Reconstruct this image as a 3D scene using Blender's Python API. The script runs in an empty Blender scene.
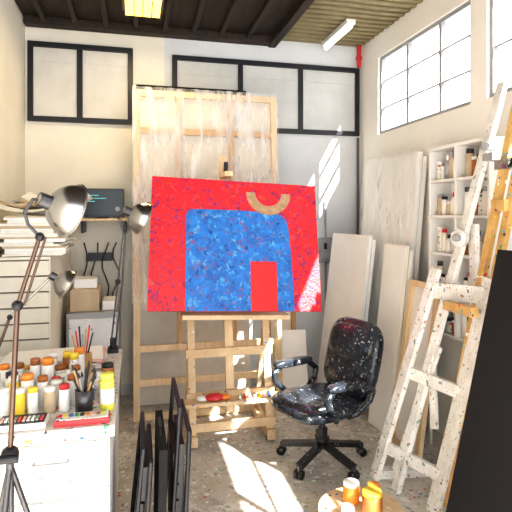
import bpy, bmesh, math, random
from mathutils import Vector, Matrix
random.seed(7)
sc = bpy.context.scene
try:
    sc.view_settings.view_transform = 'Standard'
    sc.view_settings.look = 'Medium High Contrast'
except Exception:
    pass

# ---------------------------------------------------------------- materials
def mat(name, col, rough=.5, metal=0.0, var=0.0, vscale=6, col2=None, splat=None, sscale=40, sthr=.3,
        bump=0.0, bscale=60, stretch=None, emis=None, estr=0, col3=None, c3scale=10, c3thr=.55, c3w=.05, warp=1.6, splat2=None):
    m = bpy.data.materials.new(name); m.use_nodes = True
    nt = m.node_tree; N = nt.nodes; L = nt.links
    p = N['Principled BSDF']
    p.inputs['Roughness'].default_value = rough
    p.inputs['Metallic'].default_value = metal
    tc = N.new('ShaderNodeTexCoord'); vec = tc.outputs['Object']
    mp = N.new('ShaderNodeMapping'); L.new(vec, mp.inputs[0])
    if stretch: mp.inputs['Scale'].default_value = stretch
    no = N.new('ShaderNodeTexNoise'); no.inputs['Scale'].default_value = vscale
    no.inputs['Detail'].default_value = 5; no.inputs['Roughness'].default_value = .65
    L.new(mp.outputs[0], no.inputs['Vector'])
    if col2 is None: col2 = tuple(c*(1-var) for c in col[:3])
    mx = N.new('ShaderNodeMix'); mx.data_type = 'RGBA'
    mx.inputs[6].default_value = (*col, 1); mx.inputs[7].default_value = (*col2, 1)
    mr = N.new('ShaderNodeMapRange'); mr.inputs[1].default_value = .38; mr.inputs[2].default_value = .62
    L.new(no.outputs[0], mr.inputs[0]); L.new(mr.outputs[0], mx.inputs[0])
    out = mx.outputs[2]
    if col3:
        for k,(cc,sh) in enumerate(col3):
            n3 = N.new('ShaderNodeTexNoise'); n3.inputs['Scale'].default_value = c3scale; n3.inputs['Detail'].default_value = 5
            n3.inputs['Roughness'].default_value = .65; n3.inputs['Distortion'].default_value = .6
            m3p = N.new('ShaderNodeMapping'); m3p.inputs['Location'].default_value = (sh,sh*.7,sh*1.3); L.new(mp.outputs[0], m3p.inputs[0])
            L.new(m3p.outputs[0], n3.inputs['Vector'])
            r3 = N.new('ShaderNodeMapRange'); r3.inputs[1].default_value = c3thr; r3.inputs[2].default_value = c3thr+c3w
            L.new(n3.outputs[0], r3.inputs[0])
            x3 = N.new('ShaderNodeMix'); x3.data_type='RGBA'; L.new(r3.outputs[0], x3.inputs[0]); L.new(out, x3.inputs[6]); x3.inputs[7].default_value=(*cc,1)
            out = x3.outputs[2]
    def addsplat(out, splat, sscale, sthr):
        no2 = N.new('ShaderNodeTexNoise'); no2.inputs['Scale'].default_value = sscale*.8
        L.new(vec, no2.inputs['Vector'])
        add = N.new('ShaderNodeVectorMath'); add.operation = 'MULTIPLY_ADD'
        L.new(no2.outputs['Color'], add.inputs[0]); add.inputs[1].default_value = (warp/sscale,)*3
        L.new(vec, add.inputs[2])
        vo = N.new('ShaderNodeTexVoronoi'); vo.inputs['Scale'].default_value = sscale
        L.new(add.outputs[0], vo.inputs['Vector'])
        sep = N.new('ShaderNodeSeparateColor'); L.new(vo.outputs['Color'], sep.inputs[0])
        mul = N.new('ShaderNodeMath'); mul.operation = 'MULTIPLY'; mul.inputs[1].default_value = sthr*2
        L.new(sep.outputs[1], mul.inputs[0])
        lt = N.new('ShaderNodeMath'); lt.operation = 'LESS_THAN'
        L.new(vo.outputs['Distance'], lt.inputs[0]); L.new(mul.outputs[0], lt.inputs[1])
        rp = N.new('ShaderNodeValToRGB'); rp.color_ramp.interpolation = 'CONSTANT'
        els = rp.color_ramp.elements
        while len(els) < len(splat): els.new(.5)
        for i, c in enumerate(splat):
            els[i].position = i/len(splat); els[i].color = (*c, 1)
        L.new(sep.outputs[0], rp.inputs[0])
        m2 = N.new('ShaderNodeMix'); m2.data_type = 'RGBA'
        L.new(lt.outputs[0], m2.inputs[0]); L.new(out, m2.inputs[6]); L.new(rp.outputs[0], m2.inputs[7])
        return m2.outputs[2]
    if splat: out = addsplat(out, splat, sscale, sthr)
    if splat2: out = addsplat(out, *splat2)
    L.new(out, p.inputs['Base Color'])
    if bump:
        nb = N.new('ShaderNodeTexNoise'); nb.inputs['Scale'].default_value = bscale; nb.inputs['Detail'].default_value = 4
        L.new(mp.outputs[0], nb.inputs['Vector'])
        bp = N.new('ShaderNodeBump'); bp.inputs['Strength'].default_value = bump; bp.inputs['Distance'].default_value = .01
        L.new(nb.outputs[0], bp.inputs['Height']); L.new(bp.outputs[0], p.inputs['Normal'])
    if emis:
        p.inputs['Emission Color'].default_value = (*emis, 1); p.inputs['Emission Strength'].default_value = estr
    return m

def film(name, col, fac, rough=.15, bmp=.6):
    m = bpy.data.materials.new(name); m.use_nodes = True
    nt = m.node_tree; N = nt.nodes; L = nt.links
    p = N['Principled BSDF']; p.inputs['Base Color'].default_value = (*col, 1); p.inputs['Roughness'].default_value = rough
    o = N['Material Output']; t = N.new('ShaderNodeBsdfTransparent'); mx = N.new('ShaderNodeMixShader')
    tc = N.new('ShaderNodeTexCoord'); mp = N.new('ShaderNodeMapping'); mp.inputs['Scale'].default_value = (8, 8, 1.4)
    no = N.new('ShaderNodeTexNoise'); no.inputs['Scale'].default_value = 1.5; no.inputs['Detail'].default_value = 5
    L.new(tc.outputs['Object'], mp.inputs[0]); L.new(mp.outputs[0], no.inputs['Vector'])
    mr = N.new('ShaderNodeMapRange'); mr.inputs[1].default_value = .4; mr.inputs[2].default_value = .7
    mr.inputs[3].default_value = fac*.3; mr.inputs[4].default_value = min(1, fac*1.6)
    L.new(no.outputs[0], mr.inputs[0]); L.new(mr.outputs[0], mx.inputs[0])
    bp = N.new('ShaderNodeBump'); bp.inputs['Strength'].default_value = bmp; bp.inputs['Distance'].default_value = .02
    L.new(no.outputs[0], bp.inputs['Height']); L.new(bp.outputs[0], p.inputs['Normal'])
    L.new(t.outputs[0], mx.inputs[1]); L.new(p.outputs[0], mx.inputs[2]); L.new(mx.outputs[0], o.inputs[0])
    return m

PAINTS = [(.6,.05,.05), (.05,.16,.45), (.85,.82,.75), (.08,.33,.18), (.75,.5,.1), (.06,.06,.07), (.5,.33,.36), (.15,.4,.48)]
M_cream = mat('plaster_cream', (.86,.82,.72), .8, var=.08, vscale=1.5, bump=.15)
M_white = mat('plaster_white', (.72,.74,.76), .8, var=.10, vscale=1.8, bump=.15)
M_rwall = mat('plaster_right', (.90,.87,.82), .8, var=.06, vscale=1.4, bump=.15)
M_floor = mat('painted_concrete', (.64,.60,.54), .5, col2=(.46,.43,.39), vscale=3, splat=[(.85,.83,.8),(.3,.3,.3),(.75,.72,.67),(.5,.14,.12),(.15,.25,.45),(.8,.78,.74),(.3,.42,.32),(.74,.72,.68),(.3,.28,.25),(.65,.5,.2)],
              sscale=38, sthr=.24, bump=.15, bscale=25, col3=[((.36,.34,.31),3.1),((.76,.73,.68),7.7)], c3scale=5, c3thr=.54, c3w=.12,
              splat2=([(.8,.78,.75),(.35,.33,.3),(.7,.66,.6),(.28,.3,.34),(.78,.75,.7)],13,.13))
M_black = mat('black_metal', (.012,.013,.018), .4)
M_blackmat = mat('black_canvas_cloth', (.006,.006,.008), .85)
M_pane = mat('painted_pane', (.62,.63,.62), .35, var=.15, vscale=2.2)
M_pane2 = mat('paper_blind', (.68,.67,.64), .6, var=.12, vscale=3)
M_wood = mat('pine', (.60,.38,.18), .55, col2=(.48,.28,.11), vscale=5, stretch=(6,6,.8))
M_woodl = mat('pale_pine', (.78,.60,.39), .55, col2=(.66,.48,.27), vscale=5, stretch=(6,6,.8))
M_woodsp = mat('splattered_pine', (.72,.54,.34), .55, col2=(.58,.41,.24), vscale=5, splat=PAINTS, sscale=45, sthr=.17)
M_ywood = mat('yellow_wood', (.72,.47,.18), .5, col2=(.5,.29,.09), vscale=5, splat=PAINTS, sscale=35, sthr=.2)
M_wpaint = mat('white_splattered_wood', (.84,.83,.81), .5, vscale=7, col2=(.66,.64,.60), splat=[(.5,.5,.5),(.25,.3,.33),(.2,.33,.26),(.5,.2,.17),(.2,.2,.22),(.6,.57,.45),(.6,.58,.54),(.4,.46,.52)], sscale=34, sthr=.19,
               splat2=([(.25,.4,.32),(.5,.2,.17),(.25,.25,.27),(.6,.5,.4),(.5,.52,.55)],80,.15))
M_dwood = mat('dark_ceiling_planks', (.04,.026,.018), .7, col2=(.02,.013,.009), vscale=3, stretch=(8,1,8))
M_olive = mat('olive_soffit', (.30,.25,.14), .6, col2=(.19,.15,.08), vscale=2)
M_backc = mat('canvas_back', (.74,.69,.60), .85, var=.15, vscale=3)
M_canvw = mat('primed_canvas', (.86,.85,.83), .75, var=.06, vscale=3)
M_canvc = mat('cream_canvas', (.85,.80,.71), .75, var=.08, vscale=3)
M_wrap = film('plastic_wrap', (.92,.92,.94), .42, .12, .8)
M_wrap2 = film('clear_plastic', (.92,.92,.94), .22, .12, .25)
M_red = mat('red_paint', (.86,.014,.02), .45, col2=(.68,.008,.025), vscale=12, col3=[((.36,.01,.08),4.3),((.10,.02,.22),9.1),((.85,.08,.06),5.5),((.22,.01,.10),15.5)], c3scale=26, c3thr=.57, c3w=.09, bump=.5, bscale=70)
M_red2 = mat('flat_red_paint', (.84,.015,.02), .45, var=.12, vscale=20, bump=.3, bscale=90)
M_blue = mat('blue_paint', (.012,.22,.70), .45, col2=(.01,.12,.48), vscale=10, col3=[((.12,.46,.78),2.3),((.006,.04,.24),8.1),((.25,.07,.20),14.7),((.03,.30,.70),21.3)], c3scale=24, c3thr=.56, c3w=.11,bump=.5, bscale=70)
M_tan = mat('tan_paint', (.52,.35,.21), .5, col2=(.40,.24,.13), vscale=25, bump=.3)
M_chrome = mat('brushed_aluminium', (.46,.45,.44), .25, 1.0, var=.2, vscale=4)
M_rod = mat('bronze_rod', (.14,.09,.07), .35, .8)
M_gunm = mat('gun_metal', (.10,.10,.11), .35, .8)
M_bulb = mat('lamp_inner', (.75,.75,.72), .5)
M_chair = mat('splattered_vinyl', (.012,.014,.02), .22, col2=(.03,.038,.052), vscale=8,
              splat=[(.35,.40,.43), (.05,.09,.14), (.12,.15,.18), (.02,.02,.03), (.10,.03,.04), (.2,.25,.28), (.03,.03,.04), (.02,.02,.02)], sscale=58, sthr=.24, warp=3, bump=1.0, bscale=14)
M_plast = mat('black_plastic', (.012,.012,.014), .35, splat=[(.3,.3,.3),(.02,.02,.02),(.02,.02,.02),(.06,.12,.2)], sscale=45, sthr=.15)
M_cab = mat('white_cabinet', (.80,.81,.82), .5, var=.14, vscale=6, splat=[(.4,.4,.4),(.2,.25,.35),(.7,.7,.7),(.5,.3,.25),(.75,.75,.75),(.75,.75,.75)], sscale=30, sthr=.15)
M_top = mat('splattered_tabletop', (.74,.71,.67), .5, var=.25, vscale=7, splat=PAINTS, sscale=36, sthr=.2)
M_paper = mat('paper_stack', (.86,.84,.78), .8, var=.12, vscale=12)
M_kraft = mat('kraft_paper', (.60,.47,.32), .8, var=.2, vscale=6)
M_file = mat('flat_file_cream', (.82,.77,.67), .55, var=.1, vscale=3)
M_gap = mat('dark_gap', (.12,.10,.08), .8)
M_glass = film('window_glass', (.85,.9,.92), .05, .05)
M_winf = mat('grey_window_frame', (.36,.36,.37), .5, var=.15)
M_lamp = mat('yellow_diffuser', (.9,.7,.2), .5, emis=(1,.62,.12), estr=3.2)
M_slit = mat('bright_slit_glow', (.9,.9,.9), .5, emis=(1,.98,.93), estr=1.6)  # emission imitates a bright reflected slit near the ceiling
M_scr = mat('screen', (.01,.02,.03), .3)
M_scrt = mat('display_text', (.1,.5,.55), .5, emis=(.15,.6,.65), estr=.4)
M_orange = mat('orange_plastic', (.80,.27,.04), .4)
M_yel = mat('yellow_plastic', (.85,.62,.06), .4)
M_ylg = mat('yellow_green_plastic', (.70,.74,.10), .4)
M_jw = mat('white_plastic', (.84,.84,.82), .4, var=.05)
M_jc = mat('paint_smeared_plastic', (.80,.79,.75), .4, var=.2, vscale=20, splat=PAINTS, sscale=60, sthr=.25)
M_jr = mat('red_plastic', (.6,.03,.04), .4)
M_jb = mat('blue_plastic', (.04,.12,.42), .4)
M_jg = mat('green_plastic', (.04,.28,.12), .4)
M_jbr = mat('amber_plastic', (.35,.12,.03), .35)
M_pink = mat('pink_plastic', (.75,.45,.42), .4)
M_grey = mat('grey_metal', (.38,.39,.40), .45, .3, var=.1)

# ---------------------------------------------------------------- builder
class B:
    def __init__(s, name, M=None):
        s.n = name; s.bm = bmesh.new(); s.mats = []; s.M = M or Matrix.Identity(4)
    def mi(s, m):
        if m not in s.mats: s.mats.append(m)
        return s.mats.index(m)
    def faces(s, vs, fs, m, smooth=False, T=None):
        k = s.mi(m); T = (s.M @ T) if T is not None else s.M
        bv = [s.bm.verts.new(T @ Vector(v)) for v in vs]
        for f in fs:
            try:
                fc = s.bm.faces.new([bv[i] for i in f]); fc.material_index = k; fc.smooth = smooth
            except ValueError: pass
    def box(s, a, b, m, T=None):
        x0,y0,z0 = [min(a[i],b[i]) for i in range(3)]; x1,y1,z1 = [max(a[i],b[i]) for i in range(3)]
        vs = [(x0,y0,z0),(x1,y0,z0),(x1,y1,z0),(x0,y1,z0),(x0,y0,z1),(x1,y0,z1),(x1,y1,z1),(x0,y1,z1)]
        s.faces(vs, [(3,2,1,0),(4,5,6,7),(0,1,5,4),(1,2,6,5),(2,3,7,6),(3,0,4,7)], m, False, T)
    def beam(s, a, b, w, h, m, side=(0,1,0)):
        a = Vector(a); b = Vector(b); d = b-a; L = d.length; z = d.normalized()
        sd = Vector(side); x = (sd - z*sd.dot(z)).normalized(); y = z.cross(x)
        T = Matrix((( x.x,y.x,z.x,a.x),(x.y,y.y,z.y,a.y),(x.z,y.z,z.z,a.z),(0,0,0,1)))
        s.box((-w/2,-h/2,0),(w/2,h/2,L), m, T)
    def lathe(s, prof, a, axis, m, seg=20, sm=True):
        a = Vector(a); z = Vector(axis).normalized()
        q = z.to_track_quat('Z','Y').to_matrix().to_4x4(); T = Matrix.Translation(a) @ q
        vs = []; fs = []
        for r, h in prof:
            for i in range(seg):
                t = 2*math.pi*i/seg; vs.append((r*math.cos(t), r*math.sin(t), h))
        for j in range(len(prof)-1):
            for i in range(seg):
                k = (i+1) % seg; fs.append((j*seg+i, j*seg+k, (j+1)*seg+k, (j+1)*seg+i))
        s.faces(vs, fs, m, sm, T)
    def cyl(s, a, b, r, m, r2=None, seg=14):
        a = Vector(a); b = Vector(b); L = (b-a).length; r2 = r if r2 is None else r2
        s.lathe([(0.0001,0),(r,0),(r,0.0005),(r2,L-.0005),(r2,L),(.0001,L)], a, b-a, m, seg)
    def tube(s, pts, r, m, seg=8):
        P = [Vector(p) for p in pts]
        for i in range(len(P)-1): s.cyl(P[i], P[i+1], r, m, seg=seg)
        for p in P[1:-1]: s.ball(p, r, m, 8)
    def ball(s, c, r, m, seg=12):
        n = 6; s.lathe([(max(.0001, r*math.sin(math.pi*i/n)), -r*math.cos(math.pi*i/n)) for i in range(n+1)], c, (0,0,1), m, seg)
    def pillow(s, c, size, m, rot=None, e=.35, nu=32, nv=16):
        T = Matrix.Translation(Vector(c)) @ (rot or Matrix.Identity(4))
        def P(x): return math.copysign(abs(x)**e, x)
        vs = []; fs = []
        for j in range(nv+1):
            ph = -math.pi/2 + math.pi*j/nv
            for i in range(nu):
                t = 2*math.pi*i/nu
                vs.append((size[0]/2*P(math.cos(ph))*P(math.cos(t)), size[1]/2*P(math.cos(ph))*P(math.sin(t)), size[2]/2*P(math.sin(ph))))
        for j in range(nv):
            for i in range(nu):
                k = (i+1) % nu; fs.append((j*nu+i, j*nu+k, (j+1)*nu+k, (j+1)*nu+i))
        s.faces(vs, fs, m, True, T)
    def prism(s, poly, y0, y1, m, T=None):   # polygon in xz, extruded along y
        n = len(poly); vs = [(x,y0,z) for x,z in poly] + [(x,y1,z) for x,z in poly]
        fs = [tuple(range(n)), tuple(range(2*n-1, n-1, -1))] + [(i,i+n,(i+1)%n+n,(i+1)%n) for i in range(n)]
        s.faces(vs, fs, m, False, T)
    def done(s, bevel=.003, parent=None):
        bmesh.ops.remove_doubles(s.bm, verts=s.bm.verts, dist=1e-6)
        bmesh.ops.recalc_face_normals(s.bm, faces=s.bm.faces)
        vs = s.bm.verts
        mn = Vector([min(v.co[i] for v in vs) for i in range(3)]); mx = Vector([max(v.co[i] for v in vs) for i in range(3)])
        o = Vector(((mn.x+mx.x)/2, (mn.y+mx.y)/2, mn.z))
        bmesh.ops.translate(s.bm, verts=vs, vec=-o)
        me = bpy.data.meshes.new(s.n); s.bm.to_mesh(me); s.bm.free()
        for m in s.mats: me.materials.append(m)
        ob = bpy.data.objects.new(s.n, me); sc.collection.objects.link(ob); ob.location = o
        if bevel:
            bv = ob.modifiers.new('bevel', 'BEVEL'); bv.width = bevel; bv.segments = 2; bv.limit_method = 'ANGLE'; bv.angle_limit = math.radians(50)
        if parent: ob.parent = parent; ob.location = o - parent.location
        return ob

def lean(base, yaw=0, a=0, roll=0):
    return Matrix.Translation(Vector(base)) @ Matrix.Rotation(math.radians(yaw),4,'Z') @ Matrix.Rotation(-math.radians(a),4,'X') @ Matrix.Rotation(math.radians(roll),4,'Y')

XL, XR, YB, ZC, YF = -.92, 2.17, 4.6, 3.27, -1.2
# ---------------------------------------------------------------- room shell
b = B('floor'); b.box((XL-.1,YF,-.1),(XR+.1,YB+.1,0),M_floor); b.done(0)
b = B('wall_left'); b.box((XL-.1,YF,0),(XL,YB+.1,ZC),M_cream); b.done(0)
b = B('wall_back')
b.box((XL,YB,0),(.25,YB+.1,ZC),M_cream)
b.box((.25,YB,0),(XR,YB+.1,ZC),M_white)
b.done(0)
b = B('wall_right')
W1 = (2.91,4.22); W2 = (-.9,2.75); sz0, sz1 = 2.34, 3.05
b.box((XR,YF,0),(XR+.1,YB+.1,sz0),M_rwall)
b.box((XR,YF,sz1),(XR+.1,YB+.1,ZC),M_rwall)
for y0,y1 in ((YF,W2[0]),(W2[1],W1[0]),(W1[1],YB+.1)): b.box((XR,y0,sz0),(XR+.1,y1,sz1),M_rwall)
b.done(0)
def rwin(name, y0, y1, ms, zs):
    b = B(name); t=.03
    b.box((XR+.02,y0,sz0),(XR+.07,y0+t,sz1),M_winf); b.box((XR+.02,y1-t,sz0),(XR+.07,y1,sz1),M_winf)
    b.box((XR+.02,y0+t,sz0),(XR+.07,y1-t,sz0+t),M_winf); b.box((XR+.02,y0+t,sz1-t),(XR+.07,y1-t,sz1),M_winf)
    for y in ms: b.box((XR+.025,y-.014,sz0+t),(XR+.065,y+.014,sz1-t),M_winf)
    for z in zs: b.box((XR+.03,y0+t,z-.006),(XR+.06,y1-t,z+.006),M_winf)
    b.box((XR+.044,y0+t,sz0+t),(XR+.047,y1-t,sz1-t),M_glass)
    b.done(.002)
rwin('window_1', W1[0], W1[1], (3.29,3.75), (2.58,2.82))
rwin('window_2', W2[0], W2[1], (2.15,1.45,.75,.0), (2.66,))
def trans(name, xs, pm, z0, z1):
    b = B(name); t=.045
    b.box((xs[0],YB-.035,z0),(xs[-1],YB-.001,z0+t),M_black); b.box((xs[0],YB-.035,z1-t),(xs[-1],YB-.001,z1),M_black)
    for i,x in enumerate(xs):
        xx = min(max(x, xs[0]+t/2), xs[-1]-t/2); b.box((xx-t/2,YB-.034,z0+t),(xx+t/2,YB-.001,z1-t),M_black)
    for i in range(len(xs)-1):
        b.box((xs[i]+t/2,YB-.014,z0+t),(xs[i+1]-t/2,YB-.001,z1-t),pm)
        b.box((xs[i]+t,YB-.02,z1-t-.12),(xs[i+1]-t,YB-.0145,z1-t-.015),pm)
    b.done(.003)
trans('window_3', [-.895,-.475,-.026], M_pane2, 2.40, 3.08)
trans('window_4', [.318,.95,1.541,2.15], M_pane, 2.38, 3.05)

b = B('ceiling')
b.box((XL-.1,YF,ZC),(1.27,YB+.1,ZC+.1),M_dwood); b.box((1.27,YF,ZC),(XR+.1,YB+.1,ZC+.1),M_olive); b.done(0)
b = B('trim_1')
for i in range(9): x=-.75+i*.25; b.box((x-.02,2.0,ZC-.05),(x+.02,YB-.12,ZC-.001),M_dwood)
b.box((XL+.01,YB-.11,ZC-.07),(1.27,YB-.01,ZC-.001),M_dwood)
b.box((1.22,2.0,ZC-.08),(1.29,YB-.01,ZC-.051),M_dwood)
b.done(.004)
b = B('trim_2')
for i in range(26): y=2.2+i*.09; b.box((1.32,y,ZC-.02),(XR-.01,y+.04,ZC-.001),M_olive)
b.done(.003)
b = B('ceiling_lamp'); b.box((-.10,3.6,3.16),(.20,3.95,3.218),M_gunm); b.box((-.08,3.62,3.12),(.18,3.93,3.159),M_lamp)
for i in range(5): b.box((-.08+i*.065-.004,3.62,3.11),(-.08+i*.065+.004,3.93,3.119),M_gunm)
b.box((0,3.75,3.219),(.1,3.8,3.269),M_gunm); b.done(.003)
b = B('added_glow_strip'); b.box((1.72,3.9,3.21),(1.80,4.5,3.248),M_jw); b.cyl((1.76,3.92,3.19),(1.76,4.48,3.19),.02,M_slit); b.done(.003)  # made-up glowing strip, added in place of a bright reflection, no real fixture
b = B('conduit_pipe'); b.cyl((2.13,4.565,0),(2.13,4.565,2.36),.013,M_gunm); b.done(0)
b = B('fire_pipe'); b.cyl((2.125,4.53,3.05),(2.125,4.53,3.26),.02,M_jr); b.cyl((2.125,4.53,3.12),(2.125,4.53,3.15),.028,M_jr); b.done(0)
b = B('electrical_box'); b.box((1.73,4.54,1.14),(1.86,4.598,1.38),M_grey); b.box((1.74,4.53,1.15),(1.85,4.539,1.37),M_grey); b.box((1.76,4.522,1.27),(1.79,4.53,1.33),M_black)
b.cyl((1.795,4.58,1.38),(1.795,4.58,1.75),.01,M_grey); b.cyl((1.795,4.57,0),(1.795,4.57,1.14),.01,M_grey); b.done(.003)
b = B('baseboard_back'); b.box((XL,YB-.015,0),(XR,YB-.001,.1),M_white); b.done(.003)

# ---------------------------------------------------------------- painting
C = [Vector(v) for v in ((.07,3.35,.971),(1.285,3.35,.915),(.09,3.60,1.866))]
xa = (C[1]-C[0]).normalized(); za = (C[2]-C[0]); za = (za - xa*za.dot(xa)).normalized(); ya = za.cross(xa)
T = Matrix(((xa.x,ya.x,za.x,C[0].x),(xa.y,ya.y,za.y,C[0].y),(xa.z,ya.z,za.z,C[0].z),(0,0,0,1)))
Wd, Hd = 1.215, .94
b = B('abstract_painting', T)
b.box((0,0,0),(Wd,.035,Hd),M_red)
def q(s,w): return (s*Wd, (1-w)*Hd)
b.prism([q(.205,1),q(.577,1),q(.577,.63),q(.577,.238),q(.5,.236),q(.245,.242),q(.213,.255),q(.2,.285)], -.002, 0.001, M_blue)
b.prism([q(.577,.63),q(.735,.63),q(.735,.250),q(.577,.238)], -.002, 0.001, M_blue)
b.prism([q(.735,.250),q(.765,.255),q(.80,.29),q(.815,.36),q(.828,.6),q(.835,1),q(.735,1)][::-1], -.002, 0.001, M_blue)
b.prism([q(.577,1),q(.735,1),q(.735,.63),q(.577,.63)], -.0015, 0.001, M_red2)
cx, cz = q(.695,.085); ro, ri = .168,.10; n=24
for i in range(n):
    a0 = math.pi+math.pi*i/n; a1 = math.pi+math.pi*(i+1)/n
    b.prism([(cx+ri*math.cos(a0),cz+ri*math.sin(a0)),(cx+ro*math.cos(a0),cz+ro*math.sin(a0)),(cx+ro*math.cos(a1),cz+ro*math.sin(a1)),(cx+ri*math.cos(a1),cz+ri*math.sin(a1))], -.005, 0.0, M_tan)
b.done(0)

# ---------------------------------------------------------------- H-frame easel
b = B('studio_easel')
for x in (.38,.93):
    b.beam((x,3.40,.05),(x,3.86,.05),.06,.07,M_woodsp,(1,0,0))
    b.cyl((x-.03,3.44,.02),(x+.03,3.44,.02),.02,M_black); b.cyl((x-.03,3.82,.02),(x+.03,3.82,.02),.02,M_black)
    b.beam((x,3.45,.08),(x,3.72,1.55),.05,.03,M_woodsp,(1,0,0))
    b.beam((x,3.84,.08),(x,3.62,.75),.035,.025,M_woodsp,(1,0,0))
for z,y in ((.13,3.455),(.33,3.49),(.62,3.54)): b.box((.34,y-.015,z-.03),(.97,y+.015,z+.03),M_woodsp)
b.box((.3,3.36,.30),(1.0,3.475,.325),M_woodsp)
b.beam((.655,3.50,.2),(.655,3.83,2.05),.06,.03,M_woodl,(1,0,0))
b.beam((.30,3.42,.915),(1.05,3.42,.882),.14,.03,M_woodsp,(0,1,0))
b.box((.63,3.60,1.885),(.69,3.80,1.92),M_woodl); b.cyl((.66,3.74,1.92),(.66,3.72,2.00),.016,M_black)
b.box((.36,3.65,1.3),(.95,3.685,1.36),M_woodsp)
b.done(.004)
b = B('paint_rag'); b.pillow((.52,3.40,.352),(.13,.08,.05),M_jr,e=1); b.pillow((.60,3.41,.345),(.08,.06,.035),M_orange,e=.9); b.pillow((.44,3.41,.345),(.08,.06,.036),M_jw,e=.9); b.done(0)
b = B('paint_tubes')
for i in range(7): 
    x=.70+i*.035; b.cyl((x,3.385,.338),(x+.01,3.45,.338),.011,[M_jw,M_jr,M_jw,M_grey,M_yel,M_jw,M_jb][i],.006,10)
b.done(0)

# wrapped stretcher
b = B('wrapped_stretcher_frame', lean((-.02,3.95,.01),0,4.8))
w,h = 1.2,2.62
b.box((0,0,0),(.05,.035,h),M_woodl); b.box((w-.05,0,0),(w,.035,h),M_woodl)
for z in (0,.26,.52,h-.36,h-.05): b.box((.05,0.002,z),(w-.05,.033,z+.05),M_woodl if z!=h-.36 else M_wood)
for x in (.36,.8): b.box((x-.02,-.001,.57),(x+.02,.031,h-.05),M_wood)
b.box((.002,.036,.85),(w-.002,.04,h),M_backc)
vs=[];fs=[];nx,nz=60,60
for j in range(nz+1):
    for i in range(nx+1):
        x=-.01+(w+.02)*i/nx; z=.9+(h-.88)*j/nz
        vs.append((x,-.016-.007*math.sin(i*1.3+j*.22)-.005*math.sin(i*.5-j*.6)-.004*random.random(),z))
for j in range(nz):
    for i in range(nx): k=j*(nx+1)+i; fs.append((k,k+1,k+nx+2,k+nx+1))
b.faces(vs,fs,M_wrap,True)
b.done(0)
b = B('large_primed_canvas', lean((.0,4.28,.005),0,4)); b.box((0,0,0),(.98,.035,2.62),M_backc); b.box((0,-.001,2.62),(.98,.036,2.74),M_blackmat)
for z in (.45,1.2): b.box((.05,-.012,z),(.93,0,z+.05),M_wood)
b.done(.004)

# ---------------------------------------------------------------- leaning canvases
def canvas(name, base, yaw, a, w, h, t, m, edge, n=1, bars=False):
    b = B(name, lean(base,yaw,a))
    for i in range(n):
        o = i*(t+.006); hh = h-.03*i; x0=.02*i
        if bars:
            f=.04
            b.box((x0,o,0),(x0+f,o+t,hh),edge); b.box((w-f,o,0),(w,o+t,hh),edge); b.box((x0+f,o,0),(w-f,o+t,f),edge); b.box((x0+f,o,hh-f),(w-f,o+t,hh),edge)
            b.box((x0+.002,o+t,0),(w-.002,o+t+.003,hh),m)
        else:
            b.box((x0,o,0),(w,o+t,hh),m); b.box((x0+.01,o-.002,.01),(w-.01,o,hh-.01),edge)
    b.done(.003)
canvas('wrapped_canvas_stack', (1.88,4.22,.005), -90, 5, .86, 2.08, .035, M_canvw, M_canvw, 2)
b = B('plastic_sheet', lean((1.86,4.25,.01),-90,5)); vs=[];fs=[]
for j in range(31):
    for i in range(31): vs.append((.90*i/30,-.004*math.sin(i*1.3+j*.5)-.002*random.random(), 2.1*j/30))
for j in range(30):
    for i in range(30): k=j*31+i; fs.append((k,k+1,k+32,k+31))
b.faces(vs,fs,M_wrap2,True); b.done(0)
canvas('cream_canvas', (1.60,4.32,.005), -84, 7, .62, 1.44, .03, M_canvw, M_canvw, 2)
canvas('pale_board', (1.74,3.55,.005), -88, 6, .30, 1.38, .03, M_canvc, M_canvw, 2)
canvas('stretched_canvas', (1.74,3.22,.005), -90, 8, .36, 1.15, .03, M_canvw, M_woodl, 1, True)
canvas('small_stretcher', (1.16,4.38,.005), -2, 5, .28, .84, .025, M_canvc, M_wood, 1, True)
canvas('small_blank_canvas', (1.20,4.08,.005), -6, 12, .24, .60, .025, M_canvw, M_canvw, 1)

# big black canvas leaning on the right
b = B('large_black_canvas', lean((1.345,2.05,.005),-90,13)); b.box((0,0,0),(1.5,.035,1.47),M_blackmat)
b.box((.05,.035,.05),(.10,.05,1.42),M_black); b.beam((.6,.05,1.2),(.6,.58,.12),.04,.03,M_black,(1,0,0)); b.done(.004)

# ---------------------------------------------------------------- white splattered easel with wooden masts
b = B('painted_easel')
L0,L1 = (1.41,2.79,.0),(1.71,2.60,1.29)
R0,R1 = (1.55,2.39,.0),(1.79,2.24,1.27)
def lp(a,c,t): return tuple(a[i]+(c[i]-a[i])*t for i in range(3))
S=(0,1,0)
b.beam(L0,L1,.075,.028,M_wpaint,S); b.beam(R0,R1,.085,.03,M_wpaint,S)
b.beam((1.466,2.63,.0),(2.0,2.40,2.34),.06,.03,M_wpaint,S)
for t in (.16,.52):
    b.beam(lp(L0,L1,t),lp(R0,R1,t),.07,.025,M_wpaint,(0,0,1))
b.beam(lp(L0,L1,.90),lp(R0,R1,.93),.09,.03,M_wpaint,(0,0,1))
b.beam((1.50,2.70,.08),(1.66,2.50,.86),.05,.02,M_wpaint,S)
b.beam((1.68,2.60,.80),(1.60,2.45,.42),.05,.02,M_wpaint,S)
b.beam((1.98,2.62,.0),(1.86,2.46,1.55),.05,.03,M_wpaint,S)
b.beam((1.40,2.79,.03),(2.02,2.70,.03),.06,.05,M_wpaint,(0,1,0))
b.beam((1.53,2.38,.03),(2.02,2.44,.03),.06,.05,M_wpaint,(0,1,0))
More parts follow.
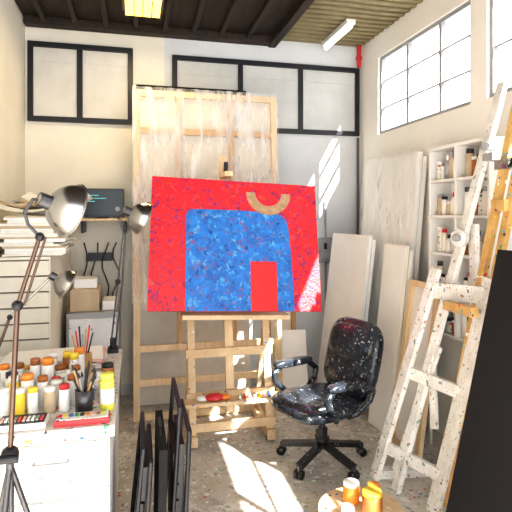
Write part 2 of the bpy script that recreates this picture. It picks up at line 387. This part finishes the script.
b.cyl((1.77,2.48,1.47),(1.80,2.49,1.47),.05,M_wpaint); b.cyl((1.74,2.47,1.47),(1.77,2.48,1.47),.02,M_grey)
b.cyl((1.93,2.40,1.98),(1.86,2.38,1.98),.025,M_grey); b.box((1.88,2.34,1.90),(1.96,2.42,1.94),M_grey)
for dy in (0,.10):
    b.beam((1.60,2.42-dy,.06),(1.95,2.22-dy,2.25),.045,.03,M_ywood,S)
b.beam((1.855,2.28,1.65),(1.845,2.17,1.65),.06,.06,M_ywood,(0,0,1))
b.box((1.86,2.10,1.84),(1.94,2.30,1.89),M_chrome); b.cyl((1.84,2.2,1.87),(1.90,2.2,1.87),.03,M_chrome)
b.box((1.90,2.10,2.05),(1.95,2.24,2.09),M_ywood)
b.beam((1.62,2.14,1.12),(1.68,2.46,1.10),.05,.04,M_ywood,(0,0,1))
b.beam((2.05,2.25,0),(1.93,2.20,1.9),.04,.03,M_ywood,S)
b.box((1.56,2.22,.0),(2.07,2.30,.06),M_ywood)
b.done(.004)

# ---------------------------------------------------------------- office chair
ang = 198.6
b = B('office_chair', Matrix.Translation((1.18,3.06,0)) @ Matrix.Rotation(math.radians(ang),4,'Z'))
for i in range(5):
    a = math.radians(72*i+20); c,s_ = math.cos(a), math.sin(a)
    b.beam((.02*c,.02*s_,.115),(.28*c,.28*s_,.075),.045,.03,M_plast,(-s_,c,0))
    b.cyl((.28*c,.28*s_,.05),(.28*c,.28*s_,.08),.012,M_gunm)
    for k in (-1,1):
        px,py = .28*c-s_*k*.016, .28*s_+c*k*.016
        b.cyl((px+s_*.009,py-c*.009,.028),(px-s_*.009,py+c*.009,.028),.028,M_plast)
b.cyl((0,0,.09),(0,0,.22),.032,M_plast); b.cyl((0,0,.2),(0,0,.34),.018,M_plast); b.cyl((0,0,.14),(0,0,.16),.045,M_plast)
b.box((-.12,-.09,.32),(.12,.09,.345),M_gunm); b.cyl((0,-.08,.33),(.02,-.28,.325),.007,M_plast)
b.pillow((.03,0,.39),(.56,.50,.10),M_chair,e=.55)
b.pillow((.05,0,.42),(.46,.41,.07),M_chair,e=.6)
tilt = Matrix.Rotation(math.radians(-15),4,'Y')
b.pillow((-.26,0,.645),(.11,.48,.50),M_chair,tilt,e=.55)
b.pillow((-.215,0,.54),(.10,.40,.20),M_chair,tilt,e=.65)
b.pillow((-.255,0,.74),(.10,.42,.24),M_chair,tilt,e=.65)
b.beam((-.08,0,.335),(-.28,0,.37),.07,.02,M_plast,(0,1,0)); b.beam((-.28,0,.36),(-.32,0,.56),.07,.02,M_plast,(0,1,0))
for k in (-1,1):
    y = .28*k
    b.pillow((.03,y,.58),(.32,.075,.05),M_chair,e=.55)
    b.tube([(.14,y,.565),(.19,y,.53),(.18,y,.47),(.12,y*.95,.41),(.08,y*.8,.355)],.02,M_chair,10)
    b.tube([(-.10,y,.565),(-.17,y,.51),(-.15,y*.97,.45),(-.06,y*.9,.38),(-.02,y*.75,.355)],.02,M_chair,10)
b.done(0)

# ---------------------------------------------------------------- work table + clutter
b = B('drawer_workbench')
x0,x1,y0,y1 = -.90,-.08,1.98,3.10
b.box((x0+.02,y0+.03,.04),(x1-.02,y1-.02,.755),M_cab)
b.box((x0,y0,.757),(x1,y1,.80),M_top)
for i,(za_,zb_) in enumerate(((.54,.74),(.32,.525),(.07,.305))):
    for xa_,xb_ in ((x0+.04,-.52),(-.50,x1-.035)):
        b.box((xa_,y0+.012,za_),(xb_,y0+.0295,zb_),M_cab)
        xm=(xa_+xb_)/2; b.tube([(xm-.06,y0+.012,zb_-.06),(xm-.06,y0-.012,zb_-.06),(xm+.06,y0-.012,zb_-.06),(xm+.06,y0+.012,zb_-.06)],.005,M_grey)
for x in (x0+.05,x1-.06):
    for y in (y0+.07,y1-.07): b.cyl((x,y,0),(x,y,.04),.025,M_black)
b.done(.005)

def jar(b, x, y, z, r, h, body, lid, seg=14, neck=False):
    if neck: pr=[(.0001,0),(r,0),(r,h*.65),(r*.45,h*.8),(r*.4,h*.82),(.0001,h*.82)]; lr=r*.5; z2=h*.8
    else: pr=[(.0001,0),(r*.95,0),(r,.005),(r,h*.8),(r*.9,h*.84),(.0001,h*.84)]; lr=r*.95; z2=h*.83
    b.lathe(pr,(x,y,z),(0,0,1),body,seg); b.lathe([(.0001,0),(lr,0),(lr,h-z2-.003),(lr*.93,h-z2),(.0001,h-z2)],(x,y,z+z2),(0,0,1),lid,seg)
b = B('paint_bottles')
bod=[M_jw,M_jc,M_jw,M_jw,M_jbr,M_jc,M_jw,M_jc,M_kraft,M_jw,M_yel]; lids=[M_jw,M_jr,M_orange,M_jw,M_black,M_jbr,M_jw,M_yel,M_jw]
for j in range(6):
    for i in range(7):
        x=-.575+i*.058+random.uniform(-.005,.005)+(.02 if j%2 else 0); y=2.17+j*.075+random.uniform(-.008,.008)
        if x>-.255: continue
        r=random.uniform(.020,.027); h=random.uniform(.08,.16)
        jar(b,x,y,.801,r,h,random.choice(bod),random.choice(lids),14,random.random()<.15)
b.done(0)
b = B('brush_holder'); b.lathe([(.0001,0),(.034,0),(.036,.09),(.032,.09),(.03,.01),(.0001,.01)],(-.205,2.14,.801),(0,0,1),M_gunm,20)
for i in range(11):
    a=i*.62; e=(-.205+.04*math.cos(a),2.14+.04*math.sin(a),.801+.13+.02*(i%3)); s0=(-.205-.01*math.cos(a),2.14-.01*math.sin(a),.815)
    b.cyl(s0,e,.004,[M_black,M_wood,M_black,M_grey][i%4],seg=8); d=Vector(e)-Vector(s0); b.cyl(e,Vector(e)+d*.15,.006,M_black,.002,8)
b.done(0)
b = B('marker_bottle'); jar(b,-.115,2.14,.801,.028,.15,M_ylg,M_ylg,18); b.lathe([(.0284,.03),(.0287,.031),(.0287,.09),(.0284,.091)],(-.115,2.14,.801),(0,0,1),M_jw,18); b.done(0)
b = B('watercolor_box'); b.box((-.30,2.00,.801),(-.10,2.075,.822),M_jr); b.box((-.295,2.005,.8221),(-.105,2.07,.826),M_jc)
for i in range(9): b.box((-.29+i*.02,2.03,.8262),(-.275+i*.02,2.055,.83),[M_jr,M_yel,M_jb,M_jg,M_black,M_orange,M_pink,M_jbr,M_ylg][i])
b.done(.001)
b = B('pastel_case'); b.box((-.50,2.0,.801),(-.33,2.09,.825),M_jw); b.box((-.495,2.005,.8251),(-.335,2.085,.831),M_black)
for i in range(10): b.box((-.49+i*.0155,2.01,.8312),(-.48+i*.0155,2.05,.837),[M_pink,M_jw,M_jw,M_grey,M_jr][i%5])
b.done(.001)
b = B('paint_tins')
for x,y,r,h,bd,ld in ((-.17,2.38,.035,.08,M_jc,M_jw),(-.13,2.27,.026,.07,M_jc,M_pink),(-.13,2.46,.03,.10,M_jbr,M_black),(-.195,2.27,.020,.06,M_jb,M_jw)): jar(b,x,y,.801,r,h,bd,ld)
b.done(0)
b = B('paper_sheets')
for i in range(8): 
    b.M = lean((-.42+random.uniform(-.02,.02),2.84,.801+i*.007),random.uniform(-6,6)); b.box((-.24,-.13,0),(.24,.13,.006),[M_paper,M_canvw,M_pink,M_canvw][i%4])
b.done(0)
b = B('brush_crate'); b.box((-.30,2.62,.801),(-.22,2.69,.90),M_wood)
for i in range(7): b.cyl((-.285+.008*i,2.64+.005*i,.90),(-.31+.016*i,2.64+.007*i,1.0+.02*(i%3)),.004,[M_wood,M_jr,M_black,M_grey][i%4],seg=8)
b.done(.003)

# flat file cabinet + papers
b = B('flat_file_cabinet'); b.box((-.90,3.34,.0),(-.52,4.35,1.34),M_file)
for i in range(13):
    z=.05+i*.098; b.box((-.892,3.325,z),(-.528,3.3399,z+.088),M_file); b.box((-.892,3.336,z+.089),(-.528,3.3398,z+.096),M_gap)
b.done(.003)
b = B('paper_pile')
z=1.345
for i in range(16):
    hh=random.uniform(.008,.022); b.M=lean((-.66+random.uniform(-.02,.02),3.75,z),random.uniform(-4,6)); b.box((-.16,-.40,0),(.19,.40,hh),[M_paper,M_paper,M_canvw,M_kraft][i%4]); z+=hh+.001
for k in range(6):
    b.M=lean((-.64+.02*k,3.46+.07*k,z+.014*k),random.uniform(-25,25)); vs=[];fs=[];A=random.uniform(.03,.07)
    for j in range(9):
        for i in range(9): vs.append((-.2+.05*i,-.15+.04*j,A*((i-4)/4)**2+.02*math.sin(j*.8+k)+.02))
    for j in range(8):
        for i in range(8): m_=j*9+i; fs.append((m_,m_+1,m_+10,m_+9))
    b.faces(vs,fs,M_kraft if k in(1,4) else M_paper,True)
b.M=Matrix.Identity(4)
b.cyl((-.80,3.48,z+.05),(-.42,3.55,z+.10),.022,M_kraft)
b.done(0)
b = B('wall_shelf'); b.box((-.50,4.30,1.55),(-.02,4.598,1.572),M_woodl); 
for x in (-.44,-.10): b.box((x,4.33,1.45),(x+.02,4.598,1.5499),M_black)
b.done(.003)
b = B('radio_receiver'); b.box((-.43,4.34,1.585),(-.10,4.56,1.82),M_black); b.box((-.42,4.336,1.60),(-.11,4.3399,1.81),M_scr)
for i,(w_,zz) in enumerate(((.10,1.76),(.16,1.735),(.07,1.71))): b.box((-.40,4.334,zz),(-.40+w_,4.3359,zz+.006),M_scrt)
for x in (-.36,-.2): b.box((x-.02,4.36,1.573),(x+.02,4.5,1.585),M_gunm)
b.cyl((-.15,4.32,1.65),(-.15,4.336,1.65),.02,M_grey); b.done(.003)
b = B('power_cables')
for k in range(4):
    pts=[(-.44+.09*k+.03*math.sin(i*1.1+k),4.57-.01*k,1.36-.10*i*(1-.12*k)) for i in range(9)]
    pts.append((pts[-1][0],pts[-1][1],.006))
    b.tube(pts,.006,M_black,6)
b.box((-.42,4.55,1.2),(-.2,4.595,1.27),M_black)
b.done(0)
b = B('storage_crate'); b.box((-.48,3.75,0),(-.12,4.25,.9),M_grey); b.box((-.46,3.73,.05),(-.14,3.7499,.42),M_cab); b.box((-.46,3.73,.46),(-.14,3.7499,.86),M_cab)
b.box((-.32,3.715,.62),(-.28,3.7299,.66),M_black); b.box((-.32,3.715,.22),(-.28,3.7299,.26),M_black); b.done(.004)
b = B('supply_boxes'); b.box((-.46,3.8,.902),(-.26,4.1,1.06),M_kraft); b.box((-.24,3.82,.902),(-.14,4.05,.97),M_canvw); b.box((-.44,3.85,1.062),(-.28,4.05,1.13),M_jw); b.done(.004)

# ---------------------------------------------------------------- dome lamps
def dome(b, c, axis, r):
    a=Vector(axis).normalized()   # opening direction
    prof=[(.0001,-r*1.25),(r*.18,-r*1.25),(r*.22,-r*1.2),(r*.24,-r*.85),(r*.42,-r*.80),(r*.66,-r*.62),(r*.86,-r*.36),(r*.97,-r*.08),(r*1.0,.0),(r*1.05,r*.01),(r*1.05,r*.03),(r*.99,r*.03),
          (r*.94,-r*.08),(r*.82,-r*.36),(r*.6,-r*.6),(r*.0001,-r*.75)]
    b.lathe(prof[:12],c,a,M_chrome,32); b.lathe(prof[11:],c,a,M_bulb,32)
    b.ball(Vector(c)-a*r*.3,r*.33,M_bulb)
    b.cyl(Vector(c)-a*r*1.24,Vector(c)-a*r*.84,r*.27,M_gunm)
    return Vector(c)-a*r*1.1
b = B('dome_lamp')
e=dome(b,(-.21,1.76,1.615),(.80,.50,-.32),.09)
hub=(-.383,1.70,.85); el=(-.364,1.71,1.314); nk=(-.30,1.72,1.53)
b.tube([hub,el],.008,M_rod,10); b.tube([el,nk],.007,M_rod,10); b.tube([(el[0]+.02,el[1],el[2]),(nk[0]+.018,nk[1],nk[2])],.004,M_rod,8)
b.tube([nk,(-.335,1.72,1.57),(-.345,1.72,1.61),(-.32,1.72,1.65),tuple(e)],.005,M_gunm,8)
b.ball(el,.018,M_black); b.ball(hub,.028,M_black); b.cyl((hub[0]-.03,hub[1]-.03,hub[2]),(hub[0]+.03,hub[1]-.03,hub[2]),.014,M_black); b.ball(nk,.015,M_black)
b.cyl((hub[0],hub[1],.45),hub,.012,M_gunm)
for a in (20,140,260):
    c_,s_=math.cos(math.radians(a)),math.sin(math.radians(a)); b.tube([(hub[0],hub[1],hub[2]-.03),(hub[0]+.24*c_,hub[1]+.24*s_,.012)],.009,M_gunm,8)
b.done(0)
b = B('dome_lamp')
e=dome(b,(-.34,2.70,1.25),(.80,.25,-.50),.078)
b.tube([(-.68,2.62,.85),(-.60,2.66,1.10)],.007,M_rod); b.tube([(-.60,2.66,1.10),tuple(e)],.006,M_chrome); b.ball((-.60,2.66,1.10),.014,M_black)
b.cyl((-.68,2.62,.801),(-.68,2.62,.86),.02,M_black); b.lathe([(.0001,0),(.05,0),(.05,.012),(.02,.02),(.0001,.02)],(-.68,2.62,.801),(0,0,1),M_black)
b.done(0)
b = B('dome_lamp')
e=dome(b,(.035,2.86,1.585),(.80,.3,-.35),.092)
el=(-.10,2.95,1.22)
for o in (0,.025): b.tube([(-.14+o,3.03,.86),(el[0]+o,el[1],el[2])],.005,M_gunm); b.tube([(el[0]+o,el[1],el[2]),(-.07+o*.5,2.88,1.50)],.005,M_gunm)
b.tube([(-.065,2.88,1.49),(-.09,2.86,1.58),tuple(e)],.006,M_gunm); b.ball(el,.016,M_black)
b.cyl((-.13,3.04,.801),(-.13,3.04,.88),.018,M_black); b.box((-.16,3.0,.801),(-.10,3.08,.825),M_black)
b.done(0)

# ---------------------------------------------------------------- black folding things by bench
def loop(x,y0,y1,h,ln):
    b.tube([(x,y0,.012),(x+ln,y0+.02,h),(x+ln,y1-.02,h),(x,y1,.012)],.011,M_black,8)
b = B('folded_black_chair')
loop(-.03,2.12,2.55,.62,.06); loop(.02,2.10,2.52,.57,.04)
for z in (.06,.13,.20,.27,.34): b.box((.005,2.13,z),(.03,2.52,z+.06),M_black)
b.box((.02,2.13,.41),(.055,2.50,.55),M_black); b.done(.002)
b = B('folded_black_chair')
loop(.14,2.22,2.66,.74,.05); loop(.20,2.20,2.62,.64,.03)
for z in (.06,.13,.20,.27,.34,.41,.48): b.box((.16,2.24,z),(.185,2.62,z+.06),M_black)
b.box((.185,2.24,.10),(.21,2.58,.58),M_black); b.done(.002)
b = B('black_portfolio', lean((.085,2.60,.003),-90,1)); b.box((0,0,0),(.45,.035,.60),M_blackmat); b.tube([(.15,.012,.60),(.17,.012,.63),(.28,.012,.63),(.30,.012,.60)],.006,M_black); b.done(.004)

# ---------------------------------------------------------------- wall shelf with jars (right)
b = B('jar_shelf'); X0,X1=1.99,2.165; ya_,yb_=2.50,3.12; za_,zb_=.80,2.06
b.box((X1-.012,ya_,za_),(X1,yb_,zb_),M_canvw)
for y in (ya_,yb_-.02,(ya_+yb_)/2): b.box((X0,y,za_),(X1-.012,y+.02,zb_),M_canvw)
sh=[.80,1.08,1.33,1.58,1.82,2.04]
for z in sh: b.box((X0-.002,ya_-.001,z),(X1-.012,yb_+.001,z+.018),M_canvw)
b.box((X0,ya_,0),(X0+.02,ya_+.02,.8),M_canvw); b.box((X0,yb_-.02,0),(X0+.02,yb_,.8),M_canvw)
shelf = b.done(.002)
b = B('shelf_jars')
for z in sh[:-1]:
    y = ya_+.05
    while y < yb_-.05:
        r=random.uniform(.016,.026)
        if abs(y-(ya_+yb_)/2-.01)>r+.012:
            jar(b,X0+.05,y,z+.019,r,random.uniform(.09,.19),random.choice([M_jw,M_jc,M_canvc,M_jc,M_kraft,M_grey,M_jbr,M_jw]),random.choice([M_jw,M_black,M_jw,M_grey,M_jr,M_gunm]),12,random.random()<.25)
        y += r*2+random.uniform(.002,.008)
b.done(0, shelf)

# ---------------------------------------------------------------- low stool with jars
b = B('low_stool'); b.cyl((.98,2.07,.25),(.98,2.07,.28),.19,M_woodsp,seg=32)
for i in range(4):
    a=math.radians(45+90*i); b.cyl((.98+.16*math.cos(a),2.07+.16*math.sin(a),0),(.98+.12*math.cos(a),2.07+.12*math.sin(a),.25),.016,M_woodsp)
b.done(.003)
b = B('paint_jars'); jar(b,.965,2.14,.281,.038,.09,M_orange,M_jw,20); jar(b,1.015,2.03,.281,.046,.10,M_jbr,M_yel,20); jar(b,1.075,2.13,.281,.032,.07,M_ylg,M_orange,20); jar(b,.90,2.03,.281,.03,.05,M_jc,M_jw,20); b.done(0)

# ---------------------------------------------------------------- lights
w = bpy.data.worlds.new('World'); sc.world = w; w.use_nodes = True
w.node_tree.nodes['Background'].inputs[0].default_value = (.95,.97,1,1); w.node_tree.nodes['Background'].inputs[1].default_value = 3.8
sd = bpy.data.lights.new('sun','SUN'); sd.energy = 26; sd.angle = .009; sd.color = (1,.95,.88)
so = bpy.data.objects.new('sun', sd); sc.collection.objects.link(so)
so.rotation_euler = Vector((-1,1.7,-1.8)).to_track_quat('-Z','Y').to_euler(); so.location=(5,-4,6)
al = bpy.data.lights.new('ceiling_bulb','AREA'); al.energy = 10; al.size=.25; al.color=(1,.75,.4)
ao = bpy.data.objects.new('ceiling_bulb', al); sc.collection.objects.link(ao); ao.location=(.05,3.78,3.09)

cam = bpy.data.cameras.new('camera'); co = bpy.data.objects.new('camera', cam); sc.collection.objects.link(co)
cam.sensor_width = 36; cam.lens = 36*500/512; cam.shift_y = -(256-215)/512; cam.clip_start=.05
co.location = (0,0,1.6); co.rotation_euler = (math.radians(90),0,-math.atan(.24))
sc.camera = co
